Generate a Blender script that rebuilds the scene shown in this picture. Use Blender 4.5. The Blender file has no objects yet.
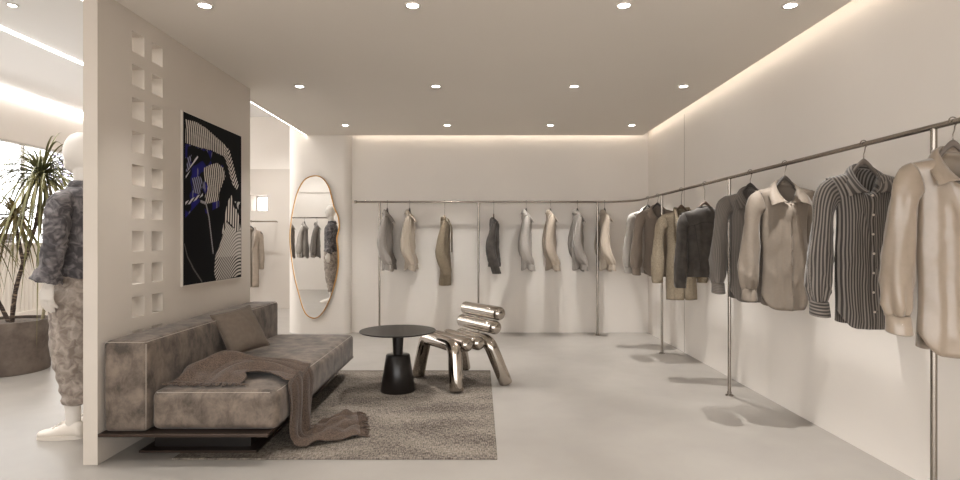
import bpy, bmesh, math, random
from mathutils import Vector, Matrix, noise
from math import sin, cos, pi, exp, sqrt, radians
random.seed(7)
SC = bpy.context.scene
COL = SC.collection
PI = pi

# ------------------------------------------------------------------ helpers
def link(o, parent=None):
    COL.objects.link(o)
    if parent is not None:
        o.parent = parent
    return o

def mk(name, verts, faces, mat=None, parent=None, smooth=True, uvs=None, mats=None, fmat=None):
    me = bpy.data.meshes.new(name)
    me.from_pydata([tuple(v) for v in verts], [], faces)
    if mat is not None:
        me.materials.append(mat)
    if mats:
        for m in mats:
            me.materials.append(m)
        if fmat:
            for p, i in zip(me.polygons, fmat):
                p.material_index = i
    if smooth:
        me.polygons.foreach_set('use_smooth', [True] * len(me.polygons))
    if uvs is not None:
        uvl = me.uv_layers.new(name='UVMap')
        for lp in me.loops:
            uvl.data[lp.index].uv = uvs[lp.vertex_index]
    me.update()
    return link(bpy.data.objects.new(name, me), parent)

class MB:
    """collects shapes for one mesh"""
    def __init__(self):
        self.v, self.f = [], []
    def add(self, vs, fs):
        b = len(self.v)
        self.v += [tuple(p) for p in vs]
        self.f += [tuple(b + i for i in q) for q in fs]
    def box(self, x0, x1, y0, y1, z0, z1):
        vs = [(x, y, z) for z in (z0, z1) for y in (y0, y1) for x in (x0, x1)]
        self.add(vs, [(0, 2, 3, 1), (4, 5, 7, 6), (0, 1, 5, 4), (2, 6, 7, 3), (0, 4, 6, 2), (1, 3, 7, 5)])
    def rings(self, rs, cap=True, closed=True):
        n = len(rs[0]); b = len(self.v); fs = []
        for r in rs:
            self.v += [tuple(p) for p in r]
        for i in range(len(rs) - 1):
            for j in range(n if closed else n - 1):
                k = (j + 1) % n
                fs.append((b + i * n + j, b + i * n + k, b + (i + 1) * n + k, b + (i + 1) * n + j))
        if cap:
            fs.append(tuple(b + j for j in reversed(range(n))))
            fs.append(tuple(b + (len(rs) - 1) * n + j for j in range(n)))
        self.f += fs
    def tube(self, pts, r, n=10, cap=True, dome=False):
        pts = [Vector(p) for p in pts]
        rad = r if isinstance(r, (list, tuple)) else [r] * len(pts)
        up = None; rs = []
        N = len(pts)
        for i, p in enumerate(pts):
            d = (pts[min(i + 1, N - 1)] - pts[max(i - 1, 0)]).normalized()
            if up is None:
                up = Vector((0, 0, 1)) if abs(d.z) < .9 else Vector((1, 0, 0))
            s = d.cross(up).normalized(); up = s.cross(d).normalized()
            rs.append([p + (s * cos(2 * PI * j / n) + up * sin(2 * PI * j / n)) * rad[i] for j in range(n)])
        self.rings(rs, cap)
    def lathe(self, prof, c=(0, 0, 0), n=40):
        rs = [[(c[0] + r * cos(2 * PI * j / n), c[1] + r * sin(2 * PI * j / n), c[2] + z) for j in range(n)] for r, z in prof]
        self.rings(rs, True)
    def build(self, name, mat, parent=None, smooth=False):
        return mk(name, self.v, self.f, mat, parent, smooth)

def bevel(o, w, seg=3):
    m = o.modifiers.new('bevel', 'BEVEL'); m.width = w; m.segments = seg; m.limit_method = 'ANGLE'; m.angle_limit = radians(40)
    return o
def solid(o, t, off=0):
    m = o.modifiers.new('thick', 'SOLIDIFY'); m.thickness = t; m.offset = off
    return o
def subd(o, l=1):
    m = o.modifiers.new('sub', 'SUBSURF'); m.levels = l; m.render_levels = l
    return o
def autosmooth(o, ang=35):
    me = o.data
    me.polygons.foreach_set('use_smooth', [True] * len(me.polygons))
    me.set_sharp_from_angle(angle=radians(ang))
    return o

def tag(o, label, cat, group=None, kind=None):
    if label: o['label'] = label
    if cat: o['category'] = cat
    if group: o['group'] = group
    if kind: o['kind'] = kind
    return o
def thing(name, label, cat, loc=(0, 0, 0), rz=0, group=None):
    o = link(bpy.data.objects.new(name, None))
    o.empty_display_size = .1
    o.location = loc; o.rotation_euler = (0, 0, rz)
    return tag(o, label, cat, group)
def struct(o):
    o['kind'] = 'structure'; return o

def catmull(P, n):
    """resample list of tuples through Catmull-Rom to n samples"""
    m = len(P); out = []
    for i in range(n):
        t = i * (m - 1) / (n - 1); k = min(int(t), m - 2); u = t - k
        p0, p1, p2, p3 = P[max(k - 1, 0)], P[k], P[k + 1], P[min(k + 2, m - 1)]
        out.append(tuple(.5 * (2 * b + (c - a) * u + (2 * a - 5 * b + 4 * c - d) * u * u + (3 * b - a - 3 * c + d) * u ** 3)
                         for a, b, c, d in zip(p0, p1, p2, p3)))
    return out
def nz(x, y, z, s=1.0):
    return noise.noise(Vector((x * s, y * s, z * s)))

# ------------------------------------------------------------------ materials
def S(r, g, b):
    f = lambda c: (c / 255 / 12.92) if c / 255 <= .04045 else ((c / 255 + .055) / 1.055) ** 2.4
    return (f(r), f(g), f(b), 1)

def mat(name, c1, rough=.6, metal=0, c2=None, scale=5, detail=4, ramp=(.35, .65), bump=0, bscale=60, sheen=0,
        coord='Object', stretch=(1, 1, 1), distort=0, spec=.5, nrough=.5):
    m = bpy.data.materials.new(name); m.use_nodes = True
    nt = m.node_tree; b = nt.nodes['Principled BSDF']
    b.inputs['Base Color'].default_value = c1
    b.inputs['Roughness'].default_value = rough
    b.inputs['Metallic'].default_value = metal
    b.inputs['Specular IOR Level'].default_value = spec
    if sheen:
        b.inputs['Sheen Weight'].default_value = sheen
        b.inputs['Sheen Roughness'].default_value = .4
    tc = nt.nodes.new('ShaderNodeTexCoord')
    mp = nt.nodes.new('ShaderNodeMapping'); mp.inputs['Scale'].default_value = stretch
    nt.links.new(tc.outputs[coord], mp.inputs['Vector'])
    if c2:
        n = nt.nodes.new('ShaderNodeTexNoise'); n.inputs['Scale'].default_value = scale
        n.inputs['Detail'].default_value = detail; n.inputs['Roughness'].default_value = nrough; n.inputs['Distortion'].default_value = distort
        nt.links.new(mp.outputs[0], n.inputs['Vector'])
        r = nt.nodes.new('ShaderNodeValToRGB')
        r.color_ramp.elements[0].position = ramp[0]; r.color_ramp.elements[0].color = c1
        r.color_ramp.elements[1].position = ramp[1]; r.color_ramp.elements[1].color = c2
        nt.links.new(n.outputs['Fac'], r.inputs[0]); nt.links.new(r.outputs[0], b.inputs['Base Color'])
    if bump:
        n2 = nt.nodes.new('ShaderNodeTexNoise'); n2.inputs['Scale'].default_value = bscale; n2.inputs['Detail'].default_value = 3
        nt.links.new(mp.outputs[0], n2.inputs['Vector'])
        bp = nt.nodes.new('ShaderNodeBump'); bp.inputs['Strength'].default_value = bump; bp.inputs['Distance'].default_value = .004
        nt.links.new(n2.outputs['Fac'], bp.inputs['Height']); nt.links.new(bp.outputs[0], b.inputs['Normal'])
    return m

def stripes(name, c1, c2, freq, width=.5, rough=.7, sheen=.2, axis=0, soft=.12):
    """cloth with stripes along one UV axis (UV in metres)"""
    m = bpy.data.materials.new(name); m.use_nodes = True
    nt = m.node_tree; b = nt.nodes['Principled BSDF']; b.inputs['Roughness'].default_value = rough
    b.inputs['Sheen Weight'].default_value = sheen; b.inputs['Specular IOR Level'].default_value = .3
    tc = nt.nodes.new('ShaderNodeTexCoord'); sp = nt.nodes.new('ShaderNodeSeparateXYZ')
    nt.links.new(tc.outputs['UV'], sp.inputs[0])
    mu = nt.nodes.new('ShaderNodeMath'); mu.operation = 'MULTIPLY'; mu.inputs[1].default_value = freq
    nt.links.new(sp.outputs[axis], mu.inputs[0])
    fr = nt.nodes.new('ShaderNodeMath'); fr.operation = 'PINGPONG'; fr.inputs[1].default_value = .5
    nt.links.new(mu.outputs[0], fr.inputs[0])
    r = nt.nodes.new('ShaderNodeValToRGB')
    r.color_ramp.elements[0].position = max(0, width - soft); r.color_ramp.elements[0].color = c1
    r.color_ramp.elements[1].position = min(1, width + soft); r.color_ramp.elements[1].color = c2
    m2 = nt.nodes.new('ShaderNodeMath'); m2.operation = 'MULTIPLY'; m2.inputs[1].default_value = 2
    nt.links.new(fr.outputs[0], m2.inputs[0]); nt.links.new(m2.outputs[0], r.inputs[0])
    nt.links.new(r.outputs[0], b.inputs['Base Color'])
    return m

def emit(name, c, s):
    m = bpy.data.materials.new(name); m.use_nodes = True
    b = m.node_tree.nodes['Principled BSDF']
    b.inputs['Base Color'].default_value = (.8, .8, .8, 1)
    b.inputs['Emission Color'].default_value = c; b.inputs['Emission Strength'].default_value = s
    return m

M = {}
M['wall'] = mat('plaster_wall', S(216, 209, 201), .75, c2=S(219, 212, 204), scale=1.2, detail=3, bump=.03, bscale=25)
M['partition'] = mat('plaster_partition', S(194, 185, 174), .75, c2=S(198, 189, 179), scale=1.5, detail=3, bump=.03, bscale=25)
M['hall_wall'] = mat('plaster_hall', S(214, 207, 199), .8, c2=S(218, 211, 204), scale=1, bump=.02)
M['hall_panel'] = mat('hall_panel', S(186, 177, 168), .8, c2=S(189, 181, 172), scale=1, bump=.02)
M['ceiling'] = mat('plaster_ceiling', S(220, 213, 204), .8, c2=S(222, 215, 206), scale=.8, detail=2)
M['hall_ceiling'] = mat('hall_ceiling', S(222, 220, 218), .85)
M['seam'] = mat('wall_seam', S(120, 108, 96), .8)
M['led'] = emit('led_white', (1, .95, .88, 1), 9)
M['cove'] = emit('cove_warm', (1, .88, .74, 1), 6.5)
M['hall_led'] = emit('hall_led', (1, .98, .95, 1), 11)
M['lens'] = emit('downlight_lens', (1, .97, .92, 1), 20)
M['trim_white'] = mat('white_trim', S(215, 208, 200), .5)
M['steel'] = mat('brushed_steel', S(146, 138, 129), .25, 1, bump=.02, bscale=200)
M['chrome'] = mat('chrome', S(176, 168, 159), .03, 1)
M['black'] = mat('black_lacquer', S(25, 21, 19), .3, spec=.35)
M['bronze'] = mat('dark_bronze', S(64, 52, 45), .4, .7)
M['gold'] = mat('brushed_gold', S(186, 142, 84), .3, 1)
M['mirror'] = mat('mirror_glass', (.86, .86, .85, 1), .01, 1)
M['velvet'] = mat('mottled_velvet', S(63, 54, 46), .75, c2=S(121, 107, 95), scale=10, detail=14, ramp=(.36, .66), nrough=.68, sheen=.15, bump=.15, bscale=60, distort=.25, stretch=(1, 1, .8))
M['velvet_trim'] = mat('velvet_piping', S(146, 135, 124), .7, sheen=.3)
M['pillow'] = mat('taupe_linen', S(92, 80, 69), .85, c2=S(99, 87, 76), scale=30, sheen=.1, bump=.15, bscale=250)
M['throw'] = mat('brown_wool', S(48, 36, 29), .9, c2=S(93, 76, 63), scale=170, detail=2, sheen=.12, bump=.5, bscale=180)
M['hang_dark'] = mat('hanger_dark', S(62, 56, 52), .45)
M['hang_wood'] = mat('hanger_wood', S(92, 72, 57), .5, c2=S(80, 62, 48), scale=20, stretch=(1, 8, 8))
M['hang_mid'] = mat('hanger_grey', S(96, 87, 80), .45)
M['button'] = mat('button_pearl', S(196, 184, 170), .35)
M['button_dark'] = mat('button_brown', S(110, 98, 87), .4)
M['mannequin'] = mat('mannequin_white', S(212, 206, 199), .45)
M['shoe'] = mat('shoe_canvas', S(214, 206, 196), .7, bump=.1, bscale=300)
M['sole'] = mat('shoe_sole', S(206, 198, 188), .5)
M['jacket_dye'] = mat('marbled_denim', S(62, 58, 60), .8, c2=S(128, 122, 122), scale=19, detail=10, ramp=(.42, .72), bump=.3, bscale=60, distort=1.2, sheen=.1)
M['trouser_dye'] = mat('marbled_taupe', S(118, 106, 97), .85, c2=S(168, 157, 147), scale=22, detail=8, ramp=(.36, .66), bump=.2, bscale=60, distort=.8, sheen=.1)
M['concrete'] = mat('planter_concrete', S(84, 73, 66), .8, c2=S(122, 110, 101), scale=5, detail=10, nrough=.65, bump=.15, bscale=40)
M['soil'] = mat('soil', S(66, 55, 46), .95, c2=S(98, 84, 70), scale=40, bump=.8, bscale=60)
M['trunk'] = mat('palm_trunk', S(58, 46, 40), .85, c2=S(140, 122, 104), scale=28, detail=3, ramp=(.5, .68), bump=.5, bscale=60, stretch=(.6, .6, 2.4))
M['trunk_pale'] = mat('palm_trunk_pale', S(128, 120, 94), .8, c2=S(160, 150, 122), scale=20, bump=.4, stretch=(1, 1, 3))
M['leaf'] = mat('palm_leaf', S(84, 86, 50), .55, c2=S(128, 122, 78), scale=4, detail=2)
M['leaf_dry'] = mat('palm_leaf_dry', S(122, 104, 62), .7, c2=S(86, 84, 48), scale=5, detail=2)
M['flutes'] = mat('fluted_panel', S(212, 204, 194), .6)
M['dark_box'] = mat('dark_planter', S(74, 66, 60), .7)
M['lilac'] = mat('lilac_bloom', S(150, 140, 186), .8, c2=S(110, 118, 96), scale=18, detail=1)
M['frame_grey'] = mat('window_frame', S(196, 192, 188), .5)

def floor_mat():
    m = bpy.data.materials.new('microcement_floor'); m.use_nodes = True
    nt = m.node_tree; b = nt.nodes['Principled BSDF']
    tc = nt.nodes.new('ShaderNodeTexCoord')
    n = nt.nodes.new('ShaderNodeTexNoise'); n.inputs['Scale'].default_value = 2.6; n.inputs['Detail'].default_value = 12
    n.inputs['Distortion'].default_value = .4
    nt.links.new(tc.outputs['Object'], n.inputs['Vector'])
    r = nt.nodes.new('ShaderNodeValToRGB')
    r.color_ramp.elements[0].position = .3; r.color_ramp.elements[0].color = S(143, 137, 130)
    r.color_ramp.elements[1].position = .7; r.color_ramp.elements[1].color = S(151, 145, 138)
    nt.links.new(n.outputs['Fac'], r.inputs[0]); nt.links.new(r.outputs[0], b.inputs['Base Color'])
    n2 = nt.nodes.new('ShaderNodeTexNoise'); n2.inputs['Scale'].default_value = 7; n2.inputs['Detail'].default_value = 6
    nt.links.new(tc.outputs['Object'], n2.inputs['Vector'])
    mr = nt.nodes.new('ShaderNodeMapRange'); mr.inputs['To Min'].default_value = .30; mr.inputs['To Max'].default_value = .38
    nt.links.new(n2.outputs['Fac'], mr.inputs['Value']); nt.links.new(mr.outputs[0], b.inputs['Roughness'])
    b.inputs['Specular IOR Level'].default_value = .4
    return m
M['floor'] = floor_mat()

def rug_mat():
    m = bpy.data.materials.new('woven_rug'); m.use_nodes = True
    nt = m.node_tree; b = nt.nodes['Principled BSDF']; b.inputs['Roughness'].default_value = .95
    b.inputs['Specular IOR Level'].default_value = .1
    tc = nt.nodes.new('ShaderNodeTexCoord')
    def nse(scale, st, det):
        mp = nt.nodes.new('ShaderNodeMapping'); mp.inputs['Scale'].default_value = st
        n = nt.nodes.new('ShaderNodeTexNoise'); n.inputs['Scale'].default_value = scale; n.inputs['Detail'].default_value = det
        nt.links.new(tc.outputs['Object'], mp.inputs[0]); nt.links.new(mp.outputs[0], n.inputs['Vector']); return n
    a = nse(1, (26, 190, 1), 5); c = nse(1, (170, 30, 1), 3); d = nse(2.2, (1, 2.2, 1), 5)
    mx = nt.nodes.new('ShaderNodeMath'); mx.operation = 'ADD'
    nt.links.new(a.outputs['Fac'], mx.inputs[0]); nt.links.new(c.outputs['Fac'], mx.inputs[1])
    m2 = nt.nodes.new('ShaderNodeMath'); m2.operation = 'MULTIPLY_ADD'; m2.inputs[1].default_value = .5
    nt.links.new(d.outputs['Fac'], m2.inputs[0]); nt.links.new(mx.outputs[0], m2.inputs[2])
    r = nt.nodes.new('ShaderNodeValToRGB')
    e = r.color_ramp.elements
    mr = nt.nodes.new('ShaderNodeMapRange'); mr.inputs['From Min'].default_value = .85; mr.inputs['From Max'].default_value = 1.65
    nt.links.new(m2.outputs[0], mr.inputs[0])
    e[0].position = .22; e[0].color = S(58, 51, 46); e[1].position = .80; e[1].color = S(146, 136, 125)
    nt.links.new(mr.outputs[0], r.inputs[0]); nt.links.new(r.outputs[0], b.inputs['Base Color'])
    bp = nt.nodes.new('ShaderNodeBump'); bp.inputs['Strength'].default_value = .6; bp.inputs['Distance'].default_value = .004
    nt.links.new(mx.outputs[0], bp.inputs['Height']); nt.links.new(bp.outputs[0], b.inputs['Normal'])
    return m
M['rug'] = rug_mat()

def glass_mat():
    m = bpy.data.materials.new('window_glass'); m.use_nodes = True
    nt = m.node_tree; nt.nodes.clear()
    o = nt.nodes.new('ShaderNodeOutputMaterial'); mx = nt.nodes.new('ShaderNodeMixShader')
    t = nt.nodes.new('ShaderNodeBsdfTransparent'); g = nt.nodes.new('ShaderNodeBsdfGlossy'); g.inputs['Roughness'].default_value = .02
    mx.inputs[0].default_value = .06
    nt.links.new(t.outputs[0], mx.inputs[1]); nt.links.new(g.outputs[0], mx.inputs[2])
    nt.links.new(mx.outputs[0], o.inputs[0]); return m
M['glass'] = glass_mat()

# garment cloths
C = {}
C['satin'] = mat('satin_beige', S(135, 121, 105), .32, sheen=.3, c2=S(139, 124, 109), scale=40, spec=.6)
C['pinstripe'] = stripes('pinstripe_cotton', S(60, 54, 50), S(124, 116, 108), 62, .55)
C['beige'] = mat('beige_twill', S(115, 104, 92), .7, sheen=.15, c2=S(119, 107, 94), scale=60, bump=.05, bscale=300)
C['charcoal_rib'] = stripes('grey_rib', S(84, 78, 72), S(114, 106, 99), 90, .5, soft=.3)
C['denim'] = mat('charcoal_suede', S(51, 45, 40), .8, c2=S(66, 60, 54), scale=18, detail=5, sheen=.15, bump=.1)
C['tweed'] = mat('tan_tweed', S(94, 83, 68), .95, c2=S(148, 134, 113), scale=240, detail=3, bump=.4, bscale=260)
C['taupe'] = mat('taupe_twill', S(122, 109, 97), .75, sheen=.15, bump=.05, bscale=300)
C['pale_grey'] = mat('pale_grey_cotton', S(166, 159, 152), .75, sheen=.15, c2=S(158, 151, 143), scale=120)
C['grey'] = mat('grey_cotton', S(134, 127, 120), .75, sheen=.15, c2=S(144, 136, 129), scale=150, bump=.1, bscale=300)
C['cream'] = mat('cream_cotton', S(170, 156, 141), .7, sheen=.15, c2=S(164, 151, 135), scale=60)
C['mid_grey'] = mat('mid_grey_cotton', S(106, 99, 94), .75, sheen=.15, c2=S(119, 112, 105), scale=150)
C['sand'] = mat('sand_cotton', S(160, 147, 132), .7, sheen=.15)
C['coat'] = mat('trench_cotton', S(150, 137, 124), .8, c2=S(142, 130, 117), scale=20)

# ------------------------------------------------------------------ room shell
FX0, FX1 = -6.8, 2.18          # hall left wall, shop right wall
CZ, HZ = 2.54, 3.36            # shop ceiling, hall ceiling
BY, PY, HY, RY = 7.39, 7.30, 10.0, -3.0
b = MB(); b.box(FX0 - 1.6, FX1 + .15, RY - 1.5, HY + 1, -.12, 0); struct(b.build('floor', M['floor']))
b = MB(); b.box(-2.22, 2.083, RY, PY, CZ, CZ + .06); struct(b.build('ceiling', M['ceiling']))
b = MB()                                                     # cove housing over the light gap
b.box(-2.22, FX1 + .15, RY, BY + .15, CZ + .36, CZ + .44)
b.box(-2.30, -2.22, RY, PY, CZ + .06, HZ + .1)
struct(b.build('ceiling_cove', M['ceiling']))
b = MB(); b.box(FX0 - .15, -2.22, .3, HY + .15, HZ, HZ + .1); struct(b.build('ceiling_hall', M['hall_ceiling']))
b = MB(); b.box(FX1, FX1 + .15, RY, BY, 0, CZ + .4); struct(b.build('wall_right', M['wall']))
b = MB(); b.box(-1.68, FX1 + .15, BY, BY + .15, 0, CZ + .4); struct(b.build('wall_back', M['wall']))
# vertical panel joint on the right wall
b = MB(); b.box(FX1 - .0015, FX1 + .01, 6.078, 6.084, 0, CZ); struct(b.build('trim_1', M['seam']))

# pier that carries the mirror: rounded edges
def pier():
    r = .10; x0, x1, y0, y1 = -2.50, -1.66, PY, HY + .1
    pts = [(x0, y1)]
    for k in range(9):
        a = PI + k * PI / 16; pts.append((x0 + .22 + .22 * cos(a), y0 + .22 + .22 * sin(a)))
    for k in range(9):
        a = -PI / 2 + k * PI / 16; pts.append((x1 - r + r * cos(a), y0 + r + r * sin(a)))
    pts.append((x1, y1))
    m = MB(); m.rings([[(x, y, 0) for x, y in pts], [(x, y, HZ) for x, y in pts]])
    return autosmooth(m.build('wall_pier', M['wall']), 30)
struct(pier())

# partition with through-holes (2 columns x 10 rows)
def partition():
    x0, x1, y0, y1 = -2.117, -2.04, 3.04, 5.06
    ys = [y0, 3.341, 3.465, 3.542, 3.664, y1]
    zs = [0]
    hz = [2.431 - .196 * i for i in range(10)][::-1]
    for t in hz: zs += [t - .122, t]
    zs.append(CZ)
    m = MB(); hole = lambda i, j: i in (1, 3) and j % 2 == 1
    for i in range(len(ys) - 1):
        for j in range(len(zs) - 1):
            a, c, d, e = ys[i], ys[i + 1], zs[j], zs[j + 1]
            if hole(i, j):
                q = [(x, y, z) for x in (x0, x1) for y, z in ((a, d), (c, d), (c, e), (a, e))]
                m.add(q, [(0, 4, 5, 1), (1, 5, 6, 2), (2, 6, 7, 3), (3, 7, 4, 0)])
            else:
                m.add([(x1, a, d), (x1, c, d), (x1, c, e), (x1, a, e)], [(0, 1, 2, 3)])
                m.add([(x0, a, d), (x0, c, d), (x0, c, e), (x0, a, e)], [(3, 2, 1, 0)])
    m.add([(x0, y0, 0), (x1, y0, 0), (x1, y0, CZ), (x0, y0, CZ)], [(0, 1, 2, 3)])
    m.add([(x0, y1, 0), (x1, y1, 0), (x1, y1, CZ), (x0, y1, CZ)], [(3, 2, 1, 0)])
    m.add([(x0, y0, CZ), (x1, y0, CZ), (x1, y1, CZ), (x0, y1, CZ)], [(0, 1, 2, 3)])
    o = m.build('wall_partition', M['partition'])
    bm = bmesh.new(); bm.from_mesh(o.data); bmesh.ops.remove_doubles(bm, verts=bm.verts, dist=1e-4)
    bmesh.ops.recalc_face_normals(bm, faces=bm.faces); bm.to_mesh(o.data); bm.free()
    return o
struct(partition())

# hall: left wall with the tall window, far wall with a small window, wall behind the hall rail
b = MB()
b.box(FX0 - .15, FX0, .3, HY + .15, 2.645, HZ)
b.box(FX0 - .15, FX0, .3, 4.6, 0, 2.645); b.box(FX0 - .15, FX0, 9.86, HY + .15, 0, 2.645)
b.box(FX0 - .15, FX0, 4.6, 9.86, 0, 1.10)
struct(b.build('wall_left', M['hall_wall']))
b = MB()
wx0, wx1, wz0, wz1 = -4.02, -3.72, 1.71, 1.99
b.box(FX0, wx0, HY, HY + .30, 0, HZ); b.box(wx1, -2.4, HY, HY + .30, 0, HZ)
b.box(wx0, wx1, HY, HY + .30, 0, wz0); b.box(wx0, wx1, HY, HY + .30, wz1, HZ)
struct(b.build('wall_far', M['hall_wall']))
b = MB()
b.box(FX0, wx0, HY - .03, HY, 0, 2.44); b.box(wx1, -2.4, HY - .03, HY, 0, 2.44)
b.box(wx0, wx1, HY - .03, HY, 0, wz0); b.box(wx0, wx1, HY - .03, HY, wz1, 2.44)
struct(b.build('trim_2', M['hall_panel']))
b = MB(); b.box(FX0, -2.30, .45, .6, 0, HZ); struct(b.build('wall_hall_near', M['hall_wall']))
b = MB(); b.box(FX0, -2.30, .6, .615, 2.34, 2.36); struct(b.build('trim_3', M['hall_panel']))

# fluted dado under the tall window
m = MB(); n = 84; rs = []
prof = []
for i in range(n * 6 + 1):
    y = 3.0 + (HY - 3.03) * i / (n * 6); t = (i % 6) / 6
    prof.append((FX0 + .012 + .030 * sin(PI * t), y))
m.add([(x, y, z) for z in (.14, 1.13) for x, y in prof],
      [(i, i + 1, len(prof) + i + 1, len(prof) + i) for i in range(len(prof) - 1)])
m.box(FX0, FX0 + .07, 3.0, HY - .03, 1.13, 1.16)
m.box(FX0, FX0 + .06, 3.0, HY - .03, 0, .14)
struct(m.build('trim_4', M['flutes']))

def window(name, x, y0, y1, z0, z1, ny, nzb):
    r = thing(name, None, None); r['kind'] = 'structure'
    f = MB(); w = .03
    f.box(x - .06, x, y0, y1, z0, z0 + w); f.box(x - .06, x, y0, y1, z1 - w, z1)
    for i in range(ny + 1):
        y = y0 + (y1 - y0 - w) * i / ny; f.box(x - .05, x - .01, y, y + w, z0, z1)
    f.build('window_frame', M['frame_grey'], r)
    g = MB(); g.box(x - .032, x - .028, y0, y1, z0, z1); g.build('pane', M['glass'], r)
    s = MB()
    for i in range(nzb):
        z = z0 + (z1 - z0) * (i + .5) / nzb; s.box(x - .10, x - .08, y0, y1, z, z + .006)
    s.build('blind_cords', M['frame_grey'], r)
window('window_1', FX0 - .02, 4.6, 9.86, 1.10, 2.645, 4, 9)
r = thing('window_2', None, None); r['kind'] = 'structure'
f = MB(); f.box(wx0, wx1, HY + .25, HY + .28, wz0, wz0 + .02); f.box(wx0, wx1, HY + .25, HY + .28, wz1 - .02, wz1)
f.box(wx0, wx0 + .02, HY + .25, HY + .28, wz0, wz1); f.box(wx1 - .02, wx1, HY + .25, HY + .28, wz0, wz1)
f.build('window_frame', M['frame_grey'], r)
f = MB(); f.box(wx0, wx1, HY + .26, HY + .264, wz0, wz1); f.build('pane', M['glass'], r)

# ------------------------------------------------------------------ lights
def downlight(x, y, z, spread, label, group, watts=0, col=(1, .98, .955)):
    t = thing('downlight', label, 'downlight', (x, y, z), 0, group)
    m = MB(); m.lathe([(.033, -.001), (.046, -.001), (.046, -.006), (.042, -.009), (.033, -.005)], n=32)
    m.f = m.f[:-2]; m.build('trim_ring', M['trim_white'], t, True)
    m = MB(); m.lathe([(.001, -.0040), (.033, -.0040), (.033, -.003), (.001, -.003)], n=28); m.build('lens', M['lens'], t)
    if watts:
        l = bpy.data.lights.new('downlight_lamp', 'SPOT'); l.energy = watts; l.spot_size = radians(spread); l.spot_blend = .8
        l.shadow_soft_size = .014; l.color = col
        o = link(bpy.data.objects.new('downlight_lamp', l), t); o.location = (0, 0, -.02)
    return t
XS = [(-1.57, 'left'), (-.383, 'second from left'), (.82, 'third from left'), (1.77, 'right')]
YS = [(-.13, None), (1.56, None), (3.25, 'nearest'), (4.96, 'middle'), (6.64, 'farthest')]
W_SPOT = 60
for y, row in YS:
    for x, c in XS:
        lab = ('lit round recessed downlight, %s in the %s row of the shop ceiling' % (c, row)) if row else \
              'lit round recessed downlight in the shop ceiling over the viewer'
        downlight(x, y, CZ, 52 if x > 1.5 else 72 if x < -1.5 else 80, lab, 'downlights in the shop ceiling' if row else 'downlights over the viewer', W_SPOT * (1.8 if x > 1.5 else .45 if x < -1.5 else 1))
downlight(-4.30, 5.24, HZ, 130, 'lit round downlight in the pale hall ceiling above the palm', 'downlights in the hall ceiling', 72, (1, .995, .985))
for hx, hy in ((-3.3, 3.4), (-3.3, 7.0), (-3.3, 8.8), (-5.6, 3.4), (-5.9, 6.0), (-5.6, 8.8), (-3.3, 1.5), (-5.6, 1.5)):  # extra lamps out of view, added only to make the hall brighter
    downlight(hx, hy, HZ, 130, 'unseen round downlight added to brighten the hall', 'unseen downlights added to brighten the hall', 72, (1, .995, .985))

def bar(name, mat_, label, x0, x1, y0, y1, z0, z1):
    m = MB(); m.box(x0, x1, y0, y1, z0, z1); o = m.build(name, mat_); return tag(o, label, 'led strip')
bar('led_strip', M['led'], 'thin white line of light along the left edge of the shop ceiling', -2.230, -2.2205, .7, PY, CZ + .002, CZ + .011)
bar('led_strip', M['hall_led'], 'thin white line of light set into the middle of the hall ceiling', -4.88, -4.84, .8, HY - .05, HZ - .012, HZ - .001)
bar('led_strip', M['hall_led'], 'bright band of light along the top of the window wall', FX0 + .001, FX0 + .05, .8, HY - .05, HZ - .05, HZ - .012)
bar('led_strip', M['cove'], 'warm strip hidden in the ceiling gap along the right wall', 2.0835, 2.0885, RY + .1, PY - .02, CZ + .036, CZ + .052)
bar('led_strip', M['cove'], 'warm strip hidden in the ceiling gap along the back wall', -1.62, 2.07, PY + .0005, PY + .0055, CZ + .036, CZ + .052)

# ------------------------------------------------------------------ sofa
def soft_box(name, x0, x1, y0, y1, z0, z1, rr, mt, parent, puff=.012, seg=(14, 30, 8)):
    """padded block with rounded edges, gently crowned faces"""
    nx, ny, nzn = seg
    bm = bmesh.new(); bmesh.ops.create_cube(bm, size=1)
    cx, cy, cz = (x0 + x1) / 2, (y0 + y1) / 2, (z0 + z1) / 2
    for v in bm.verts: v.co = Vector((cx + v.co.x * (x1 - x0), cy + v.co.y * (y1 - y0), cz + v.co.z * (z1 - z0)))
    bmesh.ops.bevel(bm, geom=bm.edges[:], offset=rr, segments=5, profile=.5, affect='EDGES')
    for axis, n in ((0, nx), (1, ny), (2, nzn)):
        lo, hi = (x0, x1) if axis == 0 else (y0, y1) if axis == 1 else (z0, z1)
        for k in range(1, n):
            co = [cx, cy, cz]; co[axis] = lo + rr + (hi - lo - 2 * rr) * k / n
            no = [0, 0, 0]; no[axis] = 1
            bmesh.ops.bisect_plane(bm, geom=bm.verts[:] + bm.edges[:] + bm.faces[:], plane_co=co, plane_no=no)
    for v in bm.verts:
        u = Vector(((v.co.x - cx) / (x1 - x0) * 2, (v.co.y - cy) / (y1 - y0) * 2, (v.co.z - cz) / (z1 - z0) * 2))
        w = [1 - min(1, abs(t)) ** 4 for t in u]
        h = .004 * nz(v.co.x, v.co.y, v.co.z, 4)
        k = max(range(3), key=lambda i: abs(u[i]))
        o = [i for i in range(3) if i != k]
        d = (puff * w[o[0]] * w[o[1]] + h) * (1 if u[k] > 0 else -1)
        if not (k == 2 and u[k] < 0): v.co[k] += d
    me = bpy.data.meshes.new(name); bm.to_mesh(me); bm.free()
    me.materials.append(mt); me.polygons.foreach_set('use_smooth', [True] * len(me.polygons))
    return link(bpy.data.objects.new(name, me), parent)

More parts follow.
